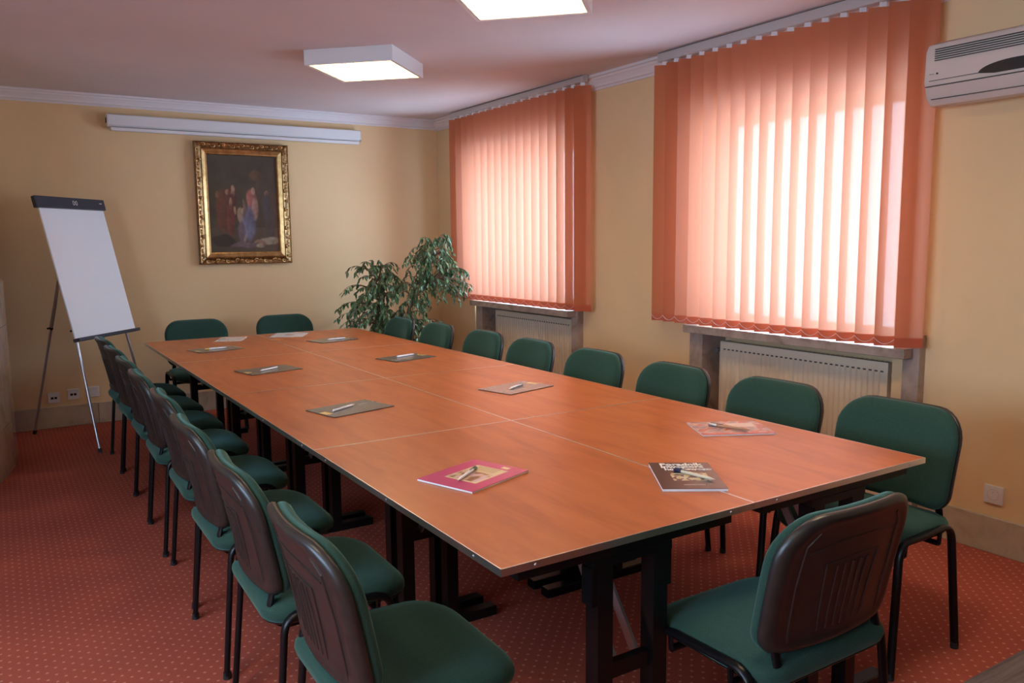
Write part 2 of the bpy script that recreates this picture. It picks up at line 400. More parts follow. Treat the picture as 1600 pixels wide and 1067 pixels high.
# ------------------------------------------------------------------ radiators
def radiator(y0, y1, z0, z1, label):
    r = tag(empty('radiator', (XR+.06, (y0+y1)/2, z0)), label, 'radiator', None)
    h = z1-z0; w = (y1-y0)/2; pitch = .0333; n = int((y1-y0-.03)/pitch)
    # corrugated front facing -x
    bm = bmesh.new(); pts = []; y = -n*pitch/2
    for i in range(n):
        b = y+i*pitch
        pts += [(b, 0), (b+.012, 0), (b+.017, .007), (b+.028, .007)]
    pts.append((y+n*pitch, 0))
    lo = [bm.verts.new((-.028+d, p, .03)) for p, d in pts]; hi = [bm.verts.new((-.028+d, p, h-.055)) for p, d in pts]
    for i in range(len(pts)-1): bm.faces.new((lo[i], hi[i], hi[i+1], lo[i+1]))
    obj('ribbed_panel', bm, 'cream', r)
    obj('panel_rim', boxes((-.030, -.018, -w, w, h-.055, h), (-.030, -.018, -w, w, 0, .03), (-.030, -.018, -w, -n*pitch/2, .03, h-.055), (-.030, -.018, n*pitch/2, w, .03, h-.055)), 'cream', r)
    obj('casing', boxes((-.017, .06, -w, -w+.006, 0, h), (-.017, .06, w-.006, w, 0, h), (.045, .06, -w+.006, w-.006, 0, h-.02)), 'cream', r)
    g = bmesh.new()
    for i in range(n): box(g, -.0305, -.0300, y+i*pitch+.006, y+i*pitch+.024, h-.052, h-.044)
    obj('vent_slots', g, 'darkgap', r)
    g = bmesh.new()
    for i in range(int((y1-y0)/.03)): box(g, -.015, .044, -w+.012+i*.03, -w+.02+i*.03, h-.012, h-.004)
    obj('top_grille', g, 'cream', r)
    for s in (-1, 1):
        v = bmesh.new(); cyl(v, (.01, s*w, h-.06), (.01, s*(w+.045), h-.06), .011); cyl(v, (.01, s*(w+.03), h-.06), (-.03, s*(w+.03), h-.06), .017, r2=.013)
        obj('valve', v, 'alu2', r, autos=40)
    p = bmesh.new(); tube(p, smooth_path([(.01, w+.03, h-.06), (.01, w+.03, .02), (.06, w+.03, .02)], .03), .009)
    obj('pipe', p, 'cream', r, autos=40)
    return r
radiator(.99, 2.125, .10, .805, 'cream ribbed panel radiator under the larger blind')
radiator(3.68, 4.83, .10, .82, 'cream ribbed panel radiator under the smaller blind')

# ------------------------------------------------------------------ vertical blinds
def blind(y0, y1, n, ztop, zbot, xp, ang, label, grp):
    r = tag(empty('vertical_blind', (xp, (y0+y1)/2, zbot)), label, 'blind', grp)
    w = (y1-y0)/2; h = ztop-zbot
    obj('head_rail', bbox(-.022, .022, -w+.01, w+.0, h+.022, CZ-zbot-.001, .003), 'rail', r)
    obj('rail_groove', boxes((-.0225, -.0221, -w+.02, w-.01, CZ-zbot-.008, CZ-zbot-.004)), 'darkgap', r)
    SW = .127; t = math.radians(ang); d = Vector((math.sin(t), -math.cos(t), 0))
    half = abs(d.y)*SW/2
    me = me2 = mc = mh = mw = None
    for i in range(n):
        yc = -w+half + (2*w-2*half)*i/(n-1)
        # slightly bowed fabric strip
        if me is None:
            bm = bmesh.new(); K = 6; cols = []
            for j in range(K+1):
                u = -1+2*j/K; nrm = Vector((d.y, -d.x, 0)); p = d*(u*SW/2) + nrm*(.004*(1-u*u))
                cols.append((bm.verts.new(p+Vector((0, 0, .048))), bm.verts.new(p+Vector((0, 0, h)))))
            for j in range(K): bm.faces.new((cols[j][0], cols[j+1][0], cols[j+1][1], cols[j][1]))
            s = obj('slat', bm, 'slat', r, smooth=True); me = s.data
            bm = bmesh.new(); cols = []
            for q in (0.0008, -.0008):
                cc = []
                for j in range(K+1):
                    u = -1+2*j/K; p = d*(u*SW/2) + nrm*(.004*(1-u*u)+q)
                    cc.append((bm.verts.new(p), bm.verts.new(p+Vector((0, 0, .048)))))
                for j in range(K): bm.faces.new((cc[j][0], cc[j+1][0], cc[j+1][1], cc[j][1]))
            hm = obj('bottom_hem', bm, 'hem', s, smooth=True); mh = hm.data
            bm = bmesh.new(); box(bm, -.016, .016, -.0015, .0015, h-.004, h+.024, Matrix.Rotation(math.atan2(d.y, d.x), 4, 'Z'))
            hk = obj('hanger', bm, 'white', s); mk = hk.data
        else:
            s = D.objects.new('slat', me); COL.objects.link(s); s.parent = r
            for nm, q in (('bottom_hem', mh), ('hanger', mk)):
                c = D.objects.new(nm, q); COL.objects.link(c); c.parent = s
        s.location = (0, yc, 0); s.rotation_euler = (0, 0, math.radians(random.Random(i*7+n).uniform(-2.0, 2.0)))
    # bead chains linking the slat bottoms, on the room side
    sp = (2*w-2*half)/(n-1)
    bm = bmesh.new()
    for i in range(n-1):
        for off in (-.5,):
            pts = []
            for j in range(9):
                u = j/8; y = -w+half+sp*(i+u)
                pts.append((d.x*off*SW*1.03, y - d.y*off*SW*.0 + d.y*off*SW, .040 - .026*4*u*(1-u)))
            tube(bm, pts, .0011, n=4)
    obj('bead_chain', bm, 'chain', r)
    return r
BX = XR-.12
blind(.752, 2.545, 17, 2.525, .915, BX, 45, 'larger salmon vertical blind over the near window', 'salmon vertical blinds on the right wall')
blind(3.30, 5.29, 18, 2.535, .915, BX, 45, 'smaller salmon vertical blind by the potted ficus', 'salmon vertical blinds on the right wall')

# ------------------------------------------------------------------ ceiling lights
def ceiling_light(x, y, label, rz=PI/4):
    r = tag(empty('ceiling_light', (x, y, CZ-.09), rz), label, 'light', 'square ceiling lights')
    s = .285; h = .09
    obj('housing', boxes((-s, s, -s, -s+.018, 0, h), (-s, s, s-.018, s, 0, h), (-s, -s+.018, -s+.018, s-.018, 0, h), (s-.018, s, -s+.018, s-.018, 0, h), (-s+.018, s-.018, -s+.018, s-.018, h-.012, h)), 'white', r)
    i = s-.02
    obj('diffuser', boxes((-i, i, -i, i, .066, .070)), 'lamp', r)
    for k in range(4):
        b = bmesh.new(); cyl(b, (-i+.065+k*.137, -i+.01, .054), (-i+.065+k*.137, i-.01, .054), .008, 10)
        obj('tube', b, 'lamp', r, autos=40)
    b = bmesh.new()
    for k in range(1, 4): box(b, -i+k*2*i/4-.002, -i+k*2*i/4+.002, -i, i, .002, .042)
    for k in range(1, 12): box(b, -i, i, -i+k*2*i/12-.001, -i+k*2*i/12+.001, .006, .036)
    box(b, -i, -i+.003, -i, i, .002, .06); box(b, i-.003, i, -i, i, .002, .06); box(b, -i, i, -i, -i+.003, .002, .06); box(b, -i, i, i-.003, i, .002, .06)
    obj('louvre', b, 'louvre', r)
    return r
ceiling_light(1.223, 3.571, 'square white ceiling light seen whole, farther from camera')
ceiling_light(1.232, 1.775, 'square white ceiling light cut by the top edge of the photo')
ceiling_light(1.27, 0.0, 'square white ceiling light near the camera, unseen, added for lighting')  # out-of-view repeat of the fixture row, added because more light is needed
ceiling_light(-1.3, 0.3, 'square white ceiling light left of the camera')
ceiling_light(-1.5, -1.9, 'square white ceiling light behind the camera, unseen, added for lighting')  # one more unseen fixture, added to light the near end

# ------------------------------------------------------------------ tables
TW, TL, TZ = .80, 1.2175, .74
def make_table():
    r = empty('folding_table'); w, l = TW-.001, TL-.001
    o = obj('tabletop', boxes((.003, w-.003, .003, l-.003, TZ-.016, TZ)), 'table', r)
    e = .003; z0, z1 = TZ-.0175, TZ+.0005
    for q in ((0, w, 0, e), (0, w, l-e, l), (0, e, e, l-e), (w-e, w, e, l-e)):
        obj('edge_strip', boxes((*q, z0, z1)), 'alu', r)
    bm = bmesh.new()
    for x in (.09, w-.09):
        for y in (-.0006, l+.0006): sphere(bm, (x, y, TZ-.009), .0035, 8, (1, .5, 1))
    for y in (.12, l/2, l-.12):
        for x in (-.0006, w+.0006): sphere(bm, (x, y, TZ-.009), .0035, 8, (.5, 1, 1))
    obj('screws', bm, 'alu2', r, smooth=True)
    obj('under_frame', boxes((.06, w-.06, .025, .075, TZ-.050, TZ-.018), (.06, w-.06, l-.075, l-.025, TZ-.050, TZ-.018), (.06, .09, .075, l-.075, TZ-.050, TZ-.018), (w-.09, w-.06, .075, l-.075, TZ-.050, TZ-.018)), 'black', r)
    for y, s in ((.05, 1), (l-.05, -1)):
        g = bmesh.new(); c = w/2
        lg = obj('leg', boxes((c-.112, c-.066, y-.024, y+.024, .036, TZ-.051), (c+.066, c+.112, y-.024, y+.024, .036, TZ-.051)), 'black', r)
        obj('foot', bbox(c-.28, c+.28, y-.026, y+.026, 0.0, .038, .004, 1), 'black', lg)
        obj('crossbar', boxes((c-.066, c+.066, y-.012, y+.012, .365, .405)), 'black', lg)
        obj('head_plate', boxes((c-.125, c+.125, y-.025, y+.025, TZ-.075, TZ-.0515), (c+.113, c+.128, y-.020, y+.020, TZ-.17, TZ-.075), (c-.128, c-.113, y-.020, y+.020, TZ-.17, TZ-.075)), 'black', lg)
        for q in (-.035, .035):
            b = bmesh.new(); a = Vector((c+q, y+s*.014, .405)); z = Vector((c+q*.8, y+s*.20, TZ-.06))
            dr = (z-a); ln = dr.length; rot = dr.to_track_quat('Z', 'X').to_matrix().to_4x4()
            box(b, -.014, .014, -.004, .004, 0, ln, Matrix.Translation(a) @ rot)
            obj('folding_strut', b, 'steel', lg)
    return r
t0 = make_table(); register(t0)
pos = ['nearest the camera', 'second from the camera', 'third from the camera', 'at the far end']
first = True
for i in range(4):
    for j in range(2):
        t = t0 if first else copy_tree(t0); first = False
        t.location = (j*TW, i*TL, 0)
        tag(t, 'orange wood folding table %s in the %s column' % (pos[i], 'left' if j == 0 else 'right window side'), 'table', 'folding tables pushed into one long table')

# ------------------------------------------------------------------ chairs
def make_chair():
    r = empty('conference_chair')
    # seat cushion (sitter faces +y)
    out = rrect(.475, .435, .11, .07, 6)
    def ring(sc, z, off=0):
        return [((x*sc), (y*sc)+.005, z - .020*max(0, (y*sc-.08)/.14)**2 + .006*(x/.24)**2*0) for x, y in out]
    bm = bmesh.new()
    loft(bm, [ring(.955, .425), ring(.985, .432), ring(1.0, .444), ring(.995, .456), ring(.965, .467), ring(.90, .474), ring(.75, .479), ring(.5, .480), ring(.2, .480)])
    obj('seat', bm, 'green', r, autos=60)
    bm = bmesh.new(); loft(bm, [ring(.86, .412), ring(.94, .418), ring(.965, .4245)])
    obj('seat_pan', bm, 'plastic', r, autos=50)
    # backrest
    H = .345; zc = .665
    bo = rrect(.478, H, .115, .06, 7, .04)
    def bmap(x, v, d):
        """x across, v up from the centre, d forward offset"""
        yy = -.222 - .075*(v/(H/2))*.5 + .62*x*x - .10*v*v/.17*.25
        return (x, yy + d, zc + v)
    def bring(sc, d, sv=None): return [bmap(x*sc, v*(sv or sc), d) for x, v in bo]
    bm = bmesh.new()
    loft(bm, [bring(.97, .0), bring(.995, .006), bring(1.0, .014), bring(.985, .024), bring(.94, .032), bring(.84, .037), bring(.6, .038), bring(.3, .038)])
    bmesh.ops.recalc_face_normals(bm, faces=bm.faces[:])
    br = obj('backrest', bm, 'green', r, autos=60)
    bm = bmesh.new()
    loft(bm, [bring(.985, .0005), bring(1.005, -.001), bring(1.012, -.008), bring(1.0, -.017), bring(.965, -.023), bring(.90, -.025), bring(.86, -.0215), bring(.80, -.019), bring(.55, -.018), bring(.3, -.018)])
    bmesh.ops.recalc_face_normals(bm, faces=bm.faces[:])
    sh = obj('back_shell', bm, 'plastic', r, autos=60)
    # ridge frame and ribs on the shell
    def strip(bm, pts, wd, d0, d1):
        P = [Vector((*p, 0)) for p in pts]; Q = [P[0]]
        for a, b in zip(P[:-1], P[1:]):
            m = max(1, int((b-a).length/.02)); Q += [a.lerp(b, k/m) for k in range(1, m+1)]
        rings = []
        for i, p in enumerate(Q):
            t = (Q[min(i+1, len(Q)-1)] - Q[max(i-1, 0)]).normalized(); n = Vector((-t.y, t.x, 0))*wd/2
            rings.append([bmap(*((p+n*u).to_2d()), d) for u, d in ((-1, d0), (-.55, d1), (.55, d1), (1, d0))])
        loft(bm, rings)
    bm = bmesh.new()
    strip(bm, [(-.155, .08), (-.06, .10), (.06, .10), (.155, .08)], .006, -.016, -.0203)
    strip(bm, [(-.095, .045), (0, .052), (.095, .045)], .006, -.016, -.0203)
    strip(bm, [(-.095, .045), (-.080, -.13)], .006, -.016, -.0203); strip(bm, [(.095, .045), (.080, -.13)], .006, -.016, -.0203)
    for q in (-1, 1):
        strip(bm, [(q*.165, -.155), (q*.172, 0), (q*.168, .10), (q*.14, .13)], .010, -.017, -.0215)
    bmesh.ops.recalc_face_normals(bm, faces=bm.faces[:])
    obj('shell_ridge', bm, 'plastic', sh)
    for x in (-.056, -.028, 0, .028, .056):
        bm = bmesh.new(); strip(bm, [(x, .035), (x*.95, -.04), (x*.9, -.13)], .012, -.016, -.0205)
        bmesh.ops.recalc_face_normals(bm, faces=bm.faces[:]); obj('shell_rib', bm, 'plastic', sh)
    # frame
    for s in (-1, 1):
        bm = bmesh.new()
        p = smooth_path([(s*.258, -.205, .012), (s*.243, -.165, .455), (s*.243, .135, .448), (s*.258, .178, .012)], .055, 7)
        tube(bm, p, .0100, .0150, 10, up=(1, 0, 0))
        lg = obj('side_legs', bm, 'black', r, autos=50)
        for y in (-.205, .178):
            b = bmesh.new(); cyl(b, (s*.258, y, 0), (s*.2575, y+.002*(1 if y < 0 else -1), .022), .0135, 10)
            obj('rubber_foot', b, 'rubber', lg, autos=40)
    bm = bmesh.new()
    for y in (-.10, .10): tube(bm, [(-.240, y, .4), (.240, y, .4)], .010, n=8)
    for s in (-1, 1):
        for y in (-.10, .10): tube(bm, [(s*.240, y, .398), (s*.243, y, .448)], .007, n=6)
    obj('under_frame', bm, 'black', r, autos=50)
    for s in (-1, 1):
        bm = bmesh.new()
        tube(bm, smooth_path([(s*.175, .10, .402), (s*.178, -.165, .400), (s*.186, -.196, .45), (s*.186, -.180, .505), (s*.185, -.186, .55)], .05, 5), .014, .0075, 10, up=(0, 1, 0))
        obj('back_upright', bm, 'black', r, autos=50)
    return r
c0 = make_chair(); register(c0)
first = True
def chair(x, y, rz, label, grp):
    global first
    c = c0 if first else copy_tree(c0); first = False
    c.location = (x, y, 0); c.rotation_euler = (0, 0, rz)
    tag(c, label, 'chair', grp); return c
nth = ['nearest the camera', 'second from the camera', 'third from the camera', 'fourth from the camera', 'fifth from the camera', 'sixth from the camera', 'second from the far end', 'at the far end']
random.seed(4)
for i, y in enumerate([.29, .88, 1.50, 2.11, 2.75, 3.31, 3.87, 4.43]):
    dx = [0, -.01, -.005, .02, .02, .03, .035, .04][i]
    chair(-.105+dx, y, -PI/2 + random.uniform(-.03, .03), 'green fabric chair on the left side of the table, %s' % nth[i], 'green chairs along the left side')
for i, (y, x) in enumerate([(.285, 1.685), (.835, 1.675), (1.415, 1.64), (2.035, 1.65), (2.65, 1.64), (3.235, 1.65), (3.875, 1.63), (4.455, 1.60)]):
    chair(x, y, PI/2 + (random.uniform(-.03, .03) if i else 0), 'green fabric chair on the window side of the table, %s' % nth[i], 'green chairs along the window side')
chair(.45, 5.11, PI, 'green chair at the far end of the table, nearer the flipchart', 'green chairs at the far end')
chair(1.155, 5.11, PI, 'green chair at the far end of the table, nearer the ficus', 'green chairs at the far end')
chair(.762, -.08, math.radians(0), 'green chair with black shell back turned to camera, at the near end', None)

# ------------------------------------------------------------------ printed matter and pens on the table
TT = TZ + .0006
def printed(name, cx, cy, ang, w, h, t, fn, label, cat, grp=None, nx=40, ny=56, pages='paper'):
    r = tag(empty(name, (cx, cy, TT), math.radians(ang)), label, cat, grp)
    bm = boxes((-w/2+.001, w/2-.001, -h/2+.001, h/2-.001, 0, t*.85)); obj('pages', bm, pages, r)
    bm = bmesh.new(); V = [[bm.verts.new((-w/2+w*i/nx, -h/2+h*j/ny, t)) for j in range(ny+1)] for i in range(nx+1)]
    for i in range(nx):
        for j in range(ny): bm.faces.new((V[i][j], V[i+1][j], V[i+1][j+1], V[i][j+1]))
    # cover edge
    bd = [V[i][0] for i in range(nx+1)] + [V[nx][j] for j in range(1, ny+1)] + [V[i][ny] for i in range(nx-1, -1, -1)] + [V[0][j] for j in range(ny-1, 0, -1)]
    lo = [bm.verts.new((v.co.x, v.co.y, t*.85)) for v in bd]
    for k in range(len(bd)): bm.faces.new((bd[k], lo[k], lo[(k+1) % len(bd)], bd[(k+1) % len(bd)]))
    bmesh.ops.recalc_face_normals(bm, faces=bm.faces[:])
    o = obj('cover', bm, 'print', r)
    ca = o.data.color_attributes.new('paint', 'FLOAT_COLOR', 'POINT')
    for k, v in enumerate(o.data.vertices):
        u, q = v.co.x/w+.5, v.co.y/h+.5
        ca.data[k].color = (*fn(u, q), 1)
    return r
def nz(x, y, s): return noise.noise(Vector((x*s, y*s, 3.1)))
def folder(u, v):
    c = (.15, .125, .11)
    if abs(v - (.60+.12*math.sin(u*3))) < .02 and u > .45: c = (.30, .28, .25)
    if .03 < u < .13 and .30 < v < .58: c = (.75, .50, .16)
    return c
def pinkc(u, v):
    c = (.55, .055, .17)
    if .24 < u < .80 and .24 < v < .82:
        c = (.72, .58, .33)
        if .27 < u < .76 and .27 < v < .60:
            n = nz(u, v, 9); c = (.28, .12, .06) if n > .1 else ((.60, .42, .25) if n > -.15 else (.65, .45, .50))
        elif .3 < u < .7 and v > .64 and int(v*40) % 2: c = (.45, .35, .18)
    if .62 < u < .75 and .88 < v < .94: c = (.80, .66, .35)
    return c
def brownc(u, v):
    c = (.075, .055, .05)
    if .24 < u < .84 and .30 < v < .57:
        n = nz(u, v, 13); c = (.55, .42, .22) if n > .12 else ((.60, .52, .45) if n > -.12 else (.18, .10, .05))
    if .35 < u < .70 and .13 < v < .15: c = (.25, .20, .18)
    return c
def redc(u, v):
    n = nz(u, v, 6); c = (.42, .10, .07) if n > .15 else ((.50, .30, .26) if n > -.1 else (.30, .20, .20))
    if v < .1: c = (.50, .06, .04)
    if .5 < u < .9 and .55 < v < .85: c = (.60, .50, .42)
    return c
def sheet(u, v):
    if .1 < u < .9 and .1 < v < .85 and int(v*30) % 2 and nz(u, v, 20) > -.15: return (.38, .38, .42)
    return (.80, .80, .84)
def sheet2(u, v):
    if .35 < u < .65 and .4 < v < .6: return (.70, .45, .45)
    return (.84, .82, .86)
def pen(x, y, ang, body, cap, label, z=TT+.005, ln=.14, clip='pendark'):
    r = tag(empty('pen', (x, y, z+.0055), math.radians(ang)), label, 'pen')
    b = bmesh.new(); tube(b, [(-ln*.5, 0, 0), (-ln*.42, 0, 0), (-ln*.38, 0, 0), (ln*.30, 0, 0)], [.0018, .0035, .0048, .0052], n=12, up=(0, 1, 0))
    obj('barrel', b, body, r, autos=50)
    b = bmesh.new(); tube(b, [(ln*.301, 0, 0), (ln*.47, 0, 0), (ln*.5, 0, 0)], [.0055, .0055, .0035], n=12, up=(0, 1, 0))
    obj('cap', b, cap, r, autos=50)
    obj('clip', boxes((ln*.14, ln*.45, -.0015, .0015, .0056, .0072)), clip, r)
    obj('tip', (lambda q: (cyl(q, (-ln*.5, 0, 0), (-ln*.54, 0, 0), .0012, 6, .0005), q)[1])(bmesh.new()), 'alu2', r)
    return r
FW, FH = .305, .212
spots = [(.362, 1.80, 14, 'on the left side, nearest camera of the three left ones', .0), (1.20, 1.80, 14, 'on the right side near the middle chairs', 1),
         (.375, 3.06, 12, 'left of centre, beyond the middle seam', 0), (1.20, 3.035, 14, 'on the right, beyond the middle seam', 1),
         (.335, 4.15, 12, 'at the far left by the white leaflet', 0), (1.15, 4.17, 15, 'at the far right of the table', 1)]
penlab = ['white pen on the left grey folder nearest camera', 'white pen on the right grey folder nearest camera', 'white pen on the left grey folder, middle of three',
          'white pen on the right grey folder, middle of three', 'white pen with gold end on the far left grey folder', 'white pen on the far right grey folder']
pang = [31+180, 31, 34, 18+180, 7+180, 8]
for i, (x, y, a, lb, fl) in enumerate(spots):
    printed('folder', x, y, a+(180 if fl else 0), FW, FH, .003, folder, 'grey glossy folder %s' % lb, 'folder', 'grey folders laid on the table', 30, 22, 'darkgap')
    pen(x+[-.03, .0, .0, .02, .0, .03][i], y+[.0, -.0, -.01, .05, .0, .0][i], pang[i], 'pen', 'pen' if i != 4 else 'yellowprint', penlab[i], TT+.003)
printed('magazine', .298, .638, -70, .215, .265, .006, pinkc, 'pink magazine with a cream picture panel, near left', 'magazine', None, 48, 60)
pen(.278, .640, 38, 'pen', 'pengreen', 'white pen with green end on the pink magazine', TT+.006)
bk = printed('book', .813, .270, -33.5, .184, .268, .008, brownc, 'dark brown guide book with white title, near right', 'book', None, 46, 60)
pen(.822, .250, 100, 'penbeige', 'pendark', 'beige pen with dark cap on the brown book', TT+.008)
printed('magazine', 1.39, .630, -28, .27, .205, .005, redc, 'reddish glossy magazine under the brown pen, right side', 'magazine', None, 50, 40)
pen(1.375, .622, -70+180, 'penwood', 'alu2', 'brown pen on the reddish magazine', TT+.005, .16)
printed('leaflet', .563, 4.675, -25, .19, .27, .001, sheet, 'white printed leaflet near the far left chair', 'leaflet', None, 30, 40)
printed('leaflet', 1.00, 4.69, -28, .25, .30, .001, sheet2, 'plain white sheet near the far end of the table', 'leaflet', None, 20, 20)
def text(s, size, loc, rz, m, parent, name='title_text', off=.0, align='LEFT', rx=0, ex=.0003, sx=1):
    c = D.curves.new(name, 'FONT'); c.body = s; c.size = size; c.align_x = align; c.extrude = ex; c.offset = off
    o = D.objects.new(name, c); COL.objects.link(o); c.materials.append(MT[m]); o.location = loc; o.rotation_euler = (rx, 0, rz)
    bpy.context.view_layer.update()
    me = D.meshes.new_from_object(o.evaluated_get(bpy.context.evaluated_depsgraph_get())); D.objects.remove(o)
    o = D.objects.new(name, me); COL.objects.link(o); o.location = loc; o.rotation_euler = (rx, 0, rz)
    o.scale = (sx, 1, 1); o.parent = parent; return o
text('Poradnik', .036, (-.062, .100, .0083), 0, 'whiteprint', bk, off=.0012, sx=1.0)
text('inwestora', .030, (-.062, .076, .0083), 0, 'whiteprint', bk, off=.001, sx=1.08)
text('hotelowego', .030, (-.055, .050, .0083), 0, 'whiteprint', bk, off=.001, sx=.98)

# ------------------------------------------------------------------ flipchart
def flipchart():
    B = Vector((-.427, 4.893, .784)); ph, be, h, w = .851, .219, .962, .68
    wx = Vector((math.cos(ph), math.sin(ph), 0)); nb = Vector((-math.sin(ph), math.cos(ph), 0))
    upv = Vector((0, 0, 1))*math.cos(be) + nb*math.sin(be); nf = wx.cross(upv).normalized()   # nf faces the room
    O = B + wx*w/2; O.z = 0
    r = tag(empty('flipchart', O), 'white flipchart on an aluminium tripod in the back left corner', 'flipchart')
    b0 = B - O
    MX = Matrix((wx, upv, nf)).transposed().to_4x4(); MX.translation = b0    # local x across, y up the board, z to the room
    def bx(name, m, *a, bev=.003):
        bm = bbox(*a, bev); bmesh.ops.transform(bm, matrix=MX, verts=bm.verts[:]); return obj(name, bm, m, r)
    bx('board', 'board', 0, w, 0, h, -.012, 0)
    bx('pen_tray', 'navy', -.008, w+.008, -.012, .012, -.018, .035)
    cl = bx('paper_clamp', 'navy', -.035, w+.012, h-.030, h+.052, -.016, .018, bev=.006)
    lg = bmesh.new()
    tube(lg, [MX @ Vector((w*.52 + .022*math.cos(t), h+.012+.016*math.sin(2*t), .0192)) for t in [2*PI*k/24 for k in range(25)]], .0018, n=4)
    obj('logo_mark', lg, 'whiteprint', cl)
    bx('small_mark', 'whiteprint', w-.055, w-.025, h+.016, h+.022, .0175, .0186, bev=.0002)
    # legs
    top = MX @ Vector((w/2, h*.93, -.045))
    def leg(P0, P1, knob_t, via=None, nm='leg'):
        bm = bmesh.new(); P0, P1 = Vector(P0), Vector(P1); m_ = P0.lerp(P1, knob_t) if not via else via[0].lerp(P0, .08)
        tube(bm, [P0, m_], .013, n=10); tube(bm, [m_, P1], .0095, n=10)
        l = obj(nm, bm, 'alu2', r, autos=50)
        k = bmesh.new(); sphere(k, m_, .014, 10, (1, 1, 1.3)); cyl(k, m_, m_ - wx*.04, .007)
        obj('clamp_knob', k, 'rubber', l, autos=50)
        f = bmesh.new(); cyl(f, P1+(P0-P1).normalized()*.03, P1, .013, 10); obj('rubber_foot', f, 'rubber', l)
    FL = Vector((-.34, 4.765, .004)) - O; FRt = Vector((.10, 5.43, .004)) - O; RR = Vector((-.70, 5.69, .004)) - O
    # front legs run behind the board edges to the foot
    pL = MX @ Vector((.03, .0, -.03)); leg(top + wx*-.03, FL, .56, [pL])
    pR = MX @ Vector((w-.06, .0, -.03)); leg(top + wx*.03, FRt, .56, [pR])
    leg(top, RR, .50)
    hb = bmesh.new(); sphere(hb, top, .024, 10, (1.6, 1, 1)); obj('hinge_block', hb, 'rubber', r, autos=50)
    return r
flipchart()

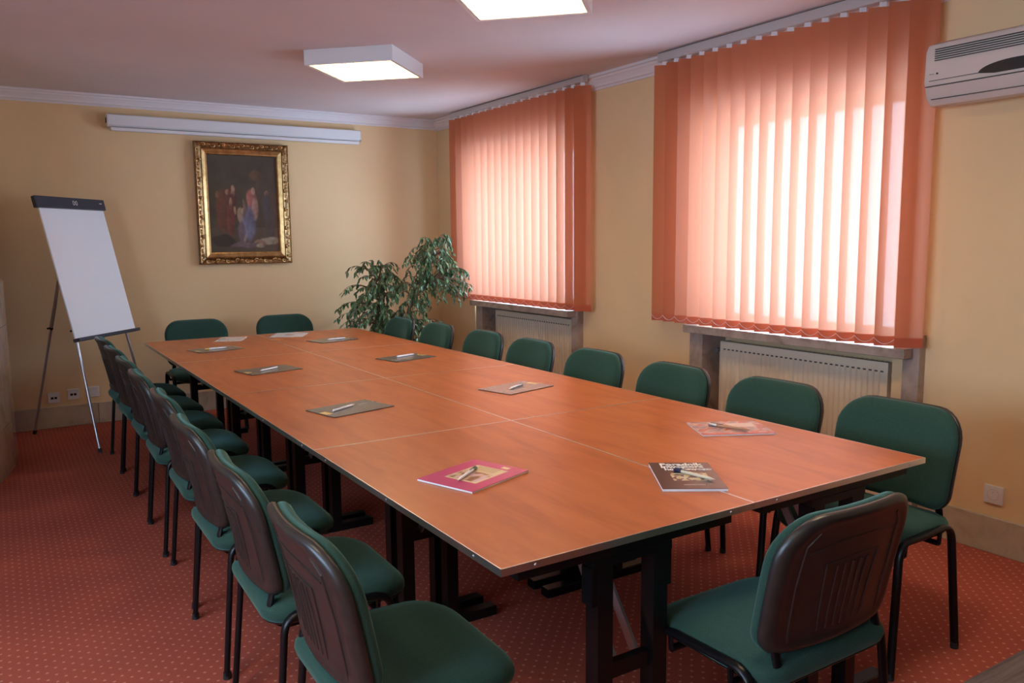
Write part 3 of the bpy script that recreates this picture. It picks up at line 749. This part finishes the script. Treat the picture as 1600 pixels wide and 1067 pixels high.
# ------------------------------------------------------------------ framed painting
def painting():
    x0, x1, z0, z1 = .608, 1.398, 1.262, 2.290; w, h = x1-x0, z1-z0
    r = tag(empty('framed_painting', ((x0+x1)/2, YB, z0)), 'dark figure painting in an ornate gilded frame', 'painting')
    fwid = .105
    def mitre(prof, inset):
        """frame: profile (u inward, d out from the wall)"""
        bm = bmesh.new(); R = []
        for cx, cz, sx, sz in ((-1, 0, 1, 1), (1, 0, -1, 1), (1, 1, -1, -1), (-1, 1, 1, -1)):
            R.append([bm.verts.new((cx*w/2+sx*(u+inset), -d, cz*h+sz*(u+inset))) for u, d in prof])
        n = len(prof)
        for k in range(4):
            for i in range(n-1): bm.faces.new((R[k][i], R[(k+1) % 4][i], R[(k+1) % 4][i+1], R[k][i+1]))
        bmesh.ops.recalc_face_normals(bm, faces=bm.faces[:]); return bm
    obj('outer_moulding', mitre([(0, .004), (0, .045), (.006, .052), (.012, .046), (.035, .034), (.050, .040), (.054, .046), (.058, .040), (.058, .01)], 0), 'golddark', r)
    obj('inner_moulding', mitre([(0, .01), (0, .040), (.006, .043), (.030, .030), (.034, .033), (.040, .032), (.044, .020), (.047, .012)], .058), 'gold', r)
    # carved scrolls
    def scroll(bm, c, a, s, flip):
        ca, sa = math.cos(a), math.sin(a); pts = []; rr = []
        for k in range(11):
            t = k/10; th = flip*(t*4.6+.3); rad = .021*(1-t*.72); px, pz = rad*math.cos(th)-.004+.0*t, rad*math.sin(th)
            pts.append((c[0]+s*(px*ca-pz*sa), c[1]-.004*math.sin(t*PI), c[2]+s*(px*sa+pz*ca))); rr.append(s*(.0035+.004*math.sin(min(1, t*1.3)*PI)))
        tube(bm, pts, rr, rr, 6, up=(0, 1, 0)); sphere(bm, (c[0]+s*.0, c[1]-.006, c[2]), .006*s, 6)
        lf = [(c[0]+s*(ca*(.018+.012*k)), c[1]-.002, c[2]+s*(sa*(.018+.012*k)+flip*.008*math.sin(k))) for k in range(4)]
        tube(bm, lf, [.003, .007, .005, .001], [.003, .006, .004, .001], 6, up=(0, 1, 0))
    k = 0
    for side in range(4):
        bm = bmesh.new(); ln = w if side % 2 == 0 else h; n = 9 if side % 2 == 0 else 12
        for i in range(n):
            t = (i+.5)/n*(ln-.06)+.03; k += 1
            if side == 0: c, a = (-w/2+t, -.040, .027), 0
            elif side == 1: c, a = (w/2-.027, -.040, t), PI/2
            elif side == 2: c, a = (w/2-t, -.040, h-.027), PI
            else: c, a = (-w/2+.027, -.040, h-t), -PI/2
            scroll(bm, c, a, 1.0, 1 if i % 2 else -1)
        obj('carved_scrolls', bm, 'gold', r, smooth=True)
    # canvas
    iw, ih = w-2*.102, h-2*.102; nx, ny = 96, 144
    bm = bmesh.new(); V = [[bm.verts.new((-iw/2+iw*i/nx, -.014, .102+ih*j/ny)) for j in range(ny+1)] for i in range(nx+1)]
    for i in range(nx):
        for j in range(ny): bm.faces.new((V[i][j], V[i+1][j], V[i+1][j+1], V[i][j+1]))
    o = obj('canvas', bm, 'canvas', r); ca = o.data.color_attributes.new('paint', 'FLOAT_COLOR', 'POINT')
    blobs = [  # u, v, ru, rv, colour (a loose crowd of robed figures in a dark hall)
        (.20, .42, .10, .22, (.11, .035, .02)), (.27, .62, .035, .035, (.24, .14, .08)), (.12, .60, .03, .03, (.16, .09, .05)),
        (.33, .58, .06, .10, (.10, .02, .02)), (.355, .66, .030, .040, (.38, .24, .15)), (.345, .60, .030, .035, (.28, .20, .14)),
        (.33, .47, .07, .14, (.07, .02, .02)), (.31, .50, .022, .06, (.34, .20, .12)), (.37, .43, .018, .04, (.34, .20, .12)), (.30, .34, .06, .16, (.14, .03, .025)),
        (.44, .38, .040, .085, (.30, .20, .13)), (.47, .28, .035, .10, (.26, .20, .18)), (.475, .43, .02, .03, (.36, .26, .18)), (.50, .18, .03, .08, (.30, .24, .18)),
        (.62, .52, .075, .13, (.34, .11, .09)), (.64, .64, .032, .035, (.40, .22, .17)), (.66, .45, .045, .12, (.40, .22, .18)), (.57, .30, .09, .17, (.13, .13, .21)),
        (.83, .60, .035, .035, (.20, .12, .08)), (.84, .47, .065, .14, (.035, .04, .05)), (.88, .30, .08, .18, (.03, .035, .04)), (.70, .80, .10, .05, (.10, .06, .03)), (.73, .72, .03, .10, (.07, .045, .03)),
        (.86, .12, .14, .035, (.30, .26, .18)), (.72, .09, .09, .03, (.26, .14, .10)), (.18, .12, .16, .06, (.02, .018, .015)), (.50, .07, .20, .03, (.14, .10, .12)), (.72, .06, .06, .02, (.30, .24, .15)),
        (.50, .45, .022, .10, (.16, .10, .07)), (.45, .20, .05, .12, (.12, .08, .10))]
    for k_, v in enumerate(o.data.vertices):
        u, q = v.co.x/iw+.5, (v.co.z-.102)/ih
        n = .5+.5*noise.fractal(Vector((u*4, q*5, .3)), 1, 2, 4)
        c = Vector((.035, .030, .020))*(.6+n) + Vector((.0, .004, .006))*max(0, q-.6)*3
        if q < .25: c += Vector((.02, .012, .008))
        for bu, bv, ru, rv, bc in blobs:
            du = (u + .02*nz(u, q, 9) - bu)/ru; dv = (q + .02*nz(q, u, 8) - bv)/rv; d = du*du+dv*dv
            if d < 1.6:
                a = max(0, min(1, (1.35-d)/.6)); sh = .55+.6*n+.25*nz(u, q, 25) - .25*du
                c = c.lerp(Vector(bc)*sh, a*.9)
        ca.data[k_].color = (max(0, c.x), max(0, c.y), max(0, c.z), 1)
    r.rotation_euler = (math.radians(.4), 0, 0)
    return r
painting()

# ------------------------------------------------------------------ projection screen housing
def screen():
    x0, x1 = -.028, 2.075; r = tag(empty('projection_screen', ((x0+x1)/2, YB, 2.332)), 'long white rolled-up projection screen housing above the painting', 'screen'); w = (x1-x0)/2
    pr = [(0, .03), (0, .125), (.075, .125), (.082, .118), (.082, .045), (.062, .032)]
    obj('housing', extrude_profile(pr, (-w, 0, 0), (w, 0, 0), (0, -1, 0), (0, 0, 1)), 'white', r)
    obj('bottom_bar', bbox(-w+.015, w-.015, -.080, -.035, .0, .026, .004), 'white', r)
    for s in (-1, 1): obj('end_cap', bbox(min(s*w, s*(w+.008)), max(s*w, s*(w+.008)), -.084, 0, .028, .127, .003), 'off', r)
    obj('hanging_bracket', boxes((-w-.012, -w-.008, -.05, -.02, .06, .10)), 'dark', r)
    return r
screen()

# ------------------------------------------------------------------ sockets
def socket(x, y, z, face, kind, label, grp=None):
    r = tag(empty('wall_socket', (x, y, z), 0 if face == 'y' else -PI/2), label, 'socket', grp)   # built facing -y
    if face == 'x': r.rotation_euler = (0, 0, -PI/2)
    s = .042
    obj('plate', bbox(-s, s, -.011, 0, -s, s, .003), 'white', r)
    if kind == 'power':
        b = bmesh.new(); n = 20; R = []
        for rr, d in ((.026, -.0115), (.023, -.0115), (.0225, -.004), (.001, -.004)):
            R.append([Vector((rr*math.cos(2*PI*k/n), d, rr*math.sin(2*PI*k/n))) for k in range(n)])
        loft(b, R, False, True); bmesh.ops.recalc_face_normals(b, faces=b.faces[:])
        obj('round_recess', b, 'off', r, autos=40)
        b = bmesh.new(); cyl(b, (-.0095, -.0045, 0), (-.0095, -.013, 0), .0001, 8, .0001); b.free()
        b = bmesh.new()
        for q in (-.0095, .0095): cyl(b, (q, -.0041, 0), (q, -.0052, 0), .003, 8)
        obj('pin_holes', b, 'dark', r); b = bmesh.new(); cyl(b, (0, -.004, .012), (0, -.016, .012), .0028, 8); obj('earth_pin', b, 'alu2', r)
    else:
        for q in (-.0125, .0125): obj('data_port', boxes((q-.0095, q+.0095, -.0122, -.0111, -.011, .007)), 'dark', r)
    return r
socket(-.545, YB, .240, 'y', 'data', 'white data socket, leftmost of three behind the flipchart', 'sockets on the back wall')
socket(-.408, YB, .255, 'y', 'data', 'white data socket, middle one behind the flipchart', 'sockets on the back wall')
socket(-.263, YB, .260, 'y', 'power', 'white power socket, rightmost of three behind the flipchart', 'sockets on the back wall')
socket(XR, .421, .272, 'x', 'power', 'white power socket on the yellow wall above the right baseboard')

# ------------------------------------------------------------------ air conditioner
def aircon():
    y1 = .745; y0 = y1-.80; r = tag(empty('air_conditioner', (XR, (y0+y1)/2, 2.02)), 'white wall air conditioner beside the larger blind', 'air conditioner'); w = .40
    # local: x to the wall, profile in (out, z)
    pr = [(0, .03), (0, .275), (.05, .285), (.13, .282), (.175, .265), (.192, .235), (.198, .10), (.190, .085), (.175, .035), (.145, .005), (.10, 0), (.03, .01)]
    bm = bmesh.new(); R = []
    for yy, sc in ((-w, .93), (-w+.006, .985), (-w+.02, 1), (w-.02, 1), (w-.006, .985), (w, .93)):
        R.append([Vector((-(u*sc), yy, .14+(z-.14)*sc)) for u, z in pr])
    loft(bm, R); bmesh.ops.recalc_face_normals(bm, faces=bm.faces[:])
    obj('casing', bm, 'off', r, autos=35)
    g = bmesh.new()
    for k in range(6): box(g, -.200, -.192, -w+.05, w-.05, .190+k*.0095, .1935+k*.0095)
    obj('intake_slots', g, 'darkgap', r)
    g = bmesh.new(); box(g, -.2002, -.19, -w+.03, w-.03, .105, .1075)
    obj('panel_seam', g, 'darkgap', r)
    obj('air_flap', boxes((-.1995, -.185, -w+.012, w-.012, .082, .085), (-.179, -.165, -w+.03, w-.03, .028, .0305)), 'darkgap', r)
    # oval dark window of the display
    b = bmesh.new(); n = 20; top = []; 
    pts = [(.155*math.cos(PI*k/n), .105 + .040*math.sin(PI*k/n)) for k in range(n+1)] + [(-.09, .096), (.09, .096)]
    loft(b, [[(-.2008, y_, z_) for y_, z_ in pts], [(-.190, y_, z_) for y_, z_ in pts]])
    bmesh.ops.recalc_face_normals(b, faces=b.faces[:]); obj('display_window', b, 'plastic', r)
    b = bmesh.new(); cyl(b, (-.1975, w-.065, .135), (-.2005, w-.065, .135), .004, 8); box(b, -.2002, -.198, w-.05, w-.03, .1345, .1355)
    obj('indicator_mark', b, 'dark', r)
    return r
aircon()

# ------------------------------------------------------------------ potted ficus
def ficus():
    px, py = 2.10, 5.22
    r = tag(empty('potted_ficus', (px, py, 0)), 'bushy green potted ficus in the back right corner', 'plant')
    b = bmesh.new(); n = 24; R = []
    for rad, z in ((.11, 0), (.125, .01), (.155, .25), (.17, .255), (.17, .29), (.155, .29), (.15, .26)): R.append([(rad*math.cos(2*PI*k/n), rad*math.sin(2*PI*k/n), z) for k in range(n)])
    loft(b, R, True, False); obj('pot', b, 'pot', r, autos=40)
    b = bmesh.new(); cyl(b, (0, 0, .255), (0, 0, .27), .149, 24); obj('soil', b, 'soil', r)
    rnd = random.Random(11)
    # lobes: centre, radii, number of twigs
    lobes = [((-.20, -.12, 1.13), (.27, .17, .22), 66), ((-.27, -.14, .86), (.26, .17, .21), 60), ((-.02, -.10, .78), (.26, .18, .18), 60), ((.27, -.30, 1.33), (.27, .15, .22), 60),
             ((.42, -.32, 1.14), (.20, .14, .20), 40), ((.14, -.22, 1.05), (.22, .16, .24), 44), ((.30, -.2, .70), (.16, .14, .12), 12), ((-.08, -.08, .60), (.28, .18, .13), 36)]
    tr = bmesh.new()
    trunks = []
    for (bx_, by_), pts in (((-.03, 0), [(-.10, -.05, .7), (-.18, -.10, 1.0), (-.22, -.12, 1.18)]), ((.02, .01), [(.05, -.10, .7), (.14, -.2, 1.0), (.24, -.28, 1.30), (.27, -.3, 1.42)]), ((0, -.03), [(.02, -.10, .6), (.10, -.18, .95), (.30, -.28, 1.12)])):
        P = [Vector((bx_, by_, .26))] + [Vector(p) for p in pts]; tube(tr, smooth_path(P, .15, 4), [.009]*0 or .008, n=6, up=(0, 1, 0)); trunks += [P[i].lerp(P[i+1], t) for i in range(len(P)-1) for t in (0, .25, .5, .75)]
    trunks = [t for t in trunks if t.z > .45]
    leaves = []
    for c, rad, cnt in lobes:
        c = Vector(c)
        for _ in range(cnt):
            while True:
                q = Vector((rnd.uniform(-1, 1), rnd.uniform(-1, 1), rnd.uniform(-1, 1)))
                if .25 < q.length < 1: break
            e = c + Vector((q.x*rad[0], q.y*rad[1], q.z*rad[2]))
            s = min(trunks, key=lambda t: (t-e).length + abs(t.z-e.z+.1)*.6)
            mid = s.lerp(e, .55) + Vector((0, 0, .07)); dn = e + Vector(((e.x-s.x)*.15, (e.y-s.y)*.1, -.05-.05*rnd.random()))
            path = []
            for k in range(9):
                t = k/8; path.append(s*(1-t)**3 + mid*3*t*(1-t)**2 + e*3*t*t*(1-t) + dn*t**3)
            tube(tr, path, [.0035*(1-.7*k/8)+.0006 for k in range(9)], [.0035*(1-.7*k/8)+.0006 for k in range(9)], 4, up=(0.1, 1, 0), caps=False)
            for k in range(9):
                t = .42 + .58*k/8; i = min(7, int(t*8)); p = path[i].lerp(path[i+1], t*8-i)
                dr = (path[i+1]-path[i]).normalized()
                side = Vector((rnd.uniform(-1, 1), rnd.uniform(-1, 1), rnd.uniform(-.5, .2))).normalized()
                ld = (dr*.5 + side*.8 + Vector((0, 0, -.55))).normalized(); leaves.append((p, ld, rnd.uniform(.038, .062)))
    obj('stems', tr, 'bark', r, smooth=True)
    vs, fs, cols = [], [], []
    for p, d, ln in leaves:
        a = d.cross(Vector((rnd.uniform(-.4, .4), rnd.uniform(-.4, .4), 1))).normalized(); nn = a.cross(d).normalized(); w = ln*.21
        b0 = len(vs)
        P = [p, p+d*ln*.3+a*w-nn*.0+nn*.003, p+d*ln*.68+a*w*.8+nn*.002, p+d*ln-nn*ln*.15, p+d*ln*.68-a*w*.8+nn*.002, p+d*ln*.3-a*w+nn*.003, p+d*ln*.3-nn*.002, p+d*ln*.68-nn*.004]
        for q in P:
            # keep clear of walls and blind
            q = Vector((min(q.x, 2.70-px), min(q.y, YB-.02-py), q.z)); vs.append(q)
        fs += [(b0, b0+1, b0+6), (b0+1, b0+2, b0+7, b0+6), (b0+2, b0+3, b0+7), (b0+6, b0+5, b0), (b0+6, b0+7, b0+4, b0+5), (b0+7, b0+3, b0+4)]
        k = rnd.random(); c = (.055+.09*k, .13+.14*k, .06+.06*k, 1)
        if rnd.random() < .12: c = (.16, .22, .12, 1)
        cols += [c]*8
    me = D.meshes.new('foliage'); me.from_pydata(vs, [], fs); me.materials.append(MT['leaf'])
    ca = me.color_attributes.new('leafcol', 'FLOAT_COLOR', 'POINT')
    for i, c in enumerate(cols): ca.data[i].color = c
    o = D.objects.new('foliage', me); COL.objects.link(o); o.parent = r; o['kind'] = 'stuff'
    return r
ficus()

# ------------------------------------------------------------------ dark desk corner in the foreground
def desk():
    r = tag(empty('desk', (.95, -1.12, 0)), 'dark brown wooden desk, its corner at the lower right', 'desk')
    obj('desktop', bbox(-.65, .65, -.335, .335, .71, .74, .003), 'darkwood', r)
    for s in (-1, 1): obj('side_panel', boxes((min(s*.60, s*.575), max(s*.60, s*.575), -.30, .30, 0, .709)), 'darkwood', r)
    obj('modesty_panel', boxes((-.574, .574, -.02, 0, .25, .709)), 'darkwood', r)
desk()
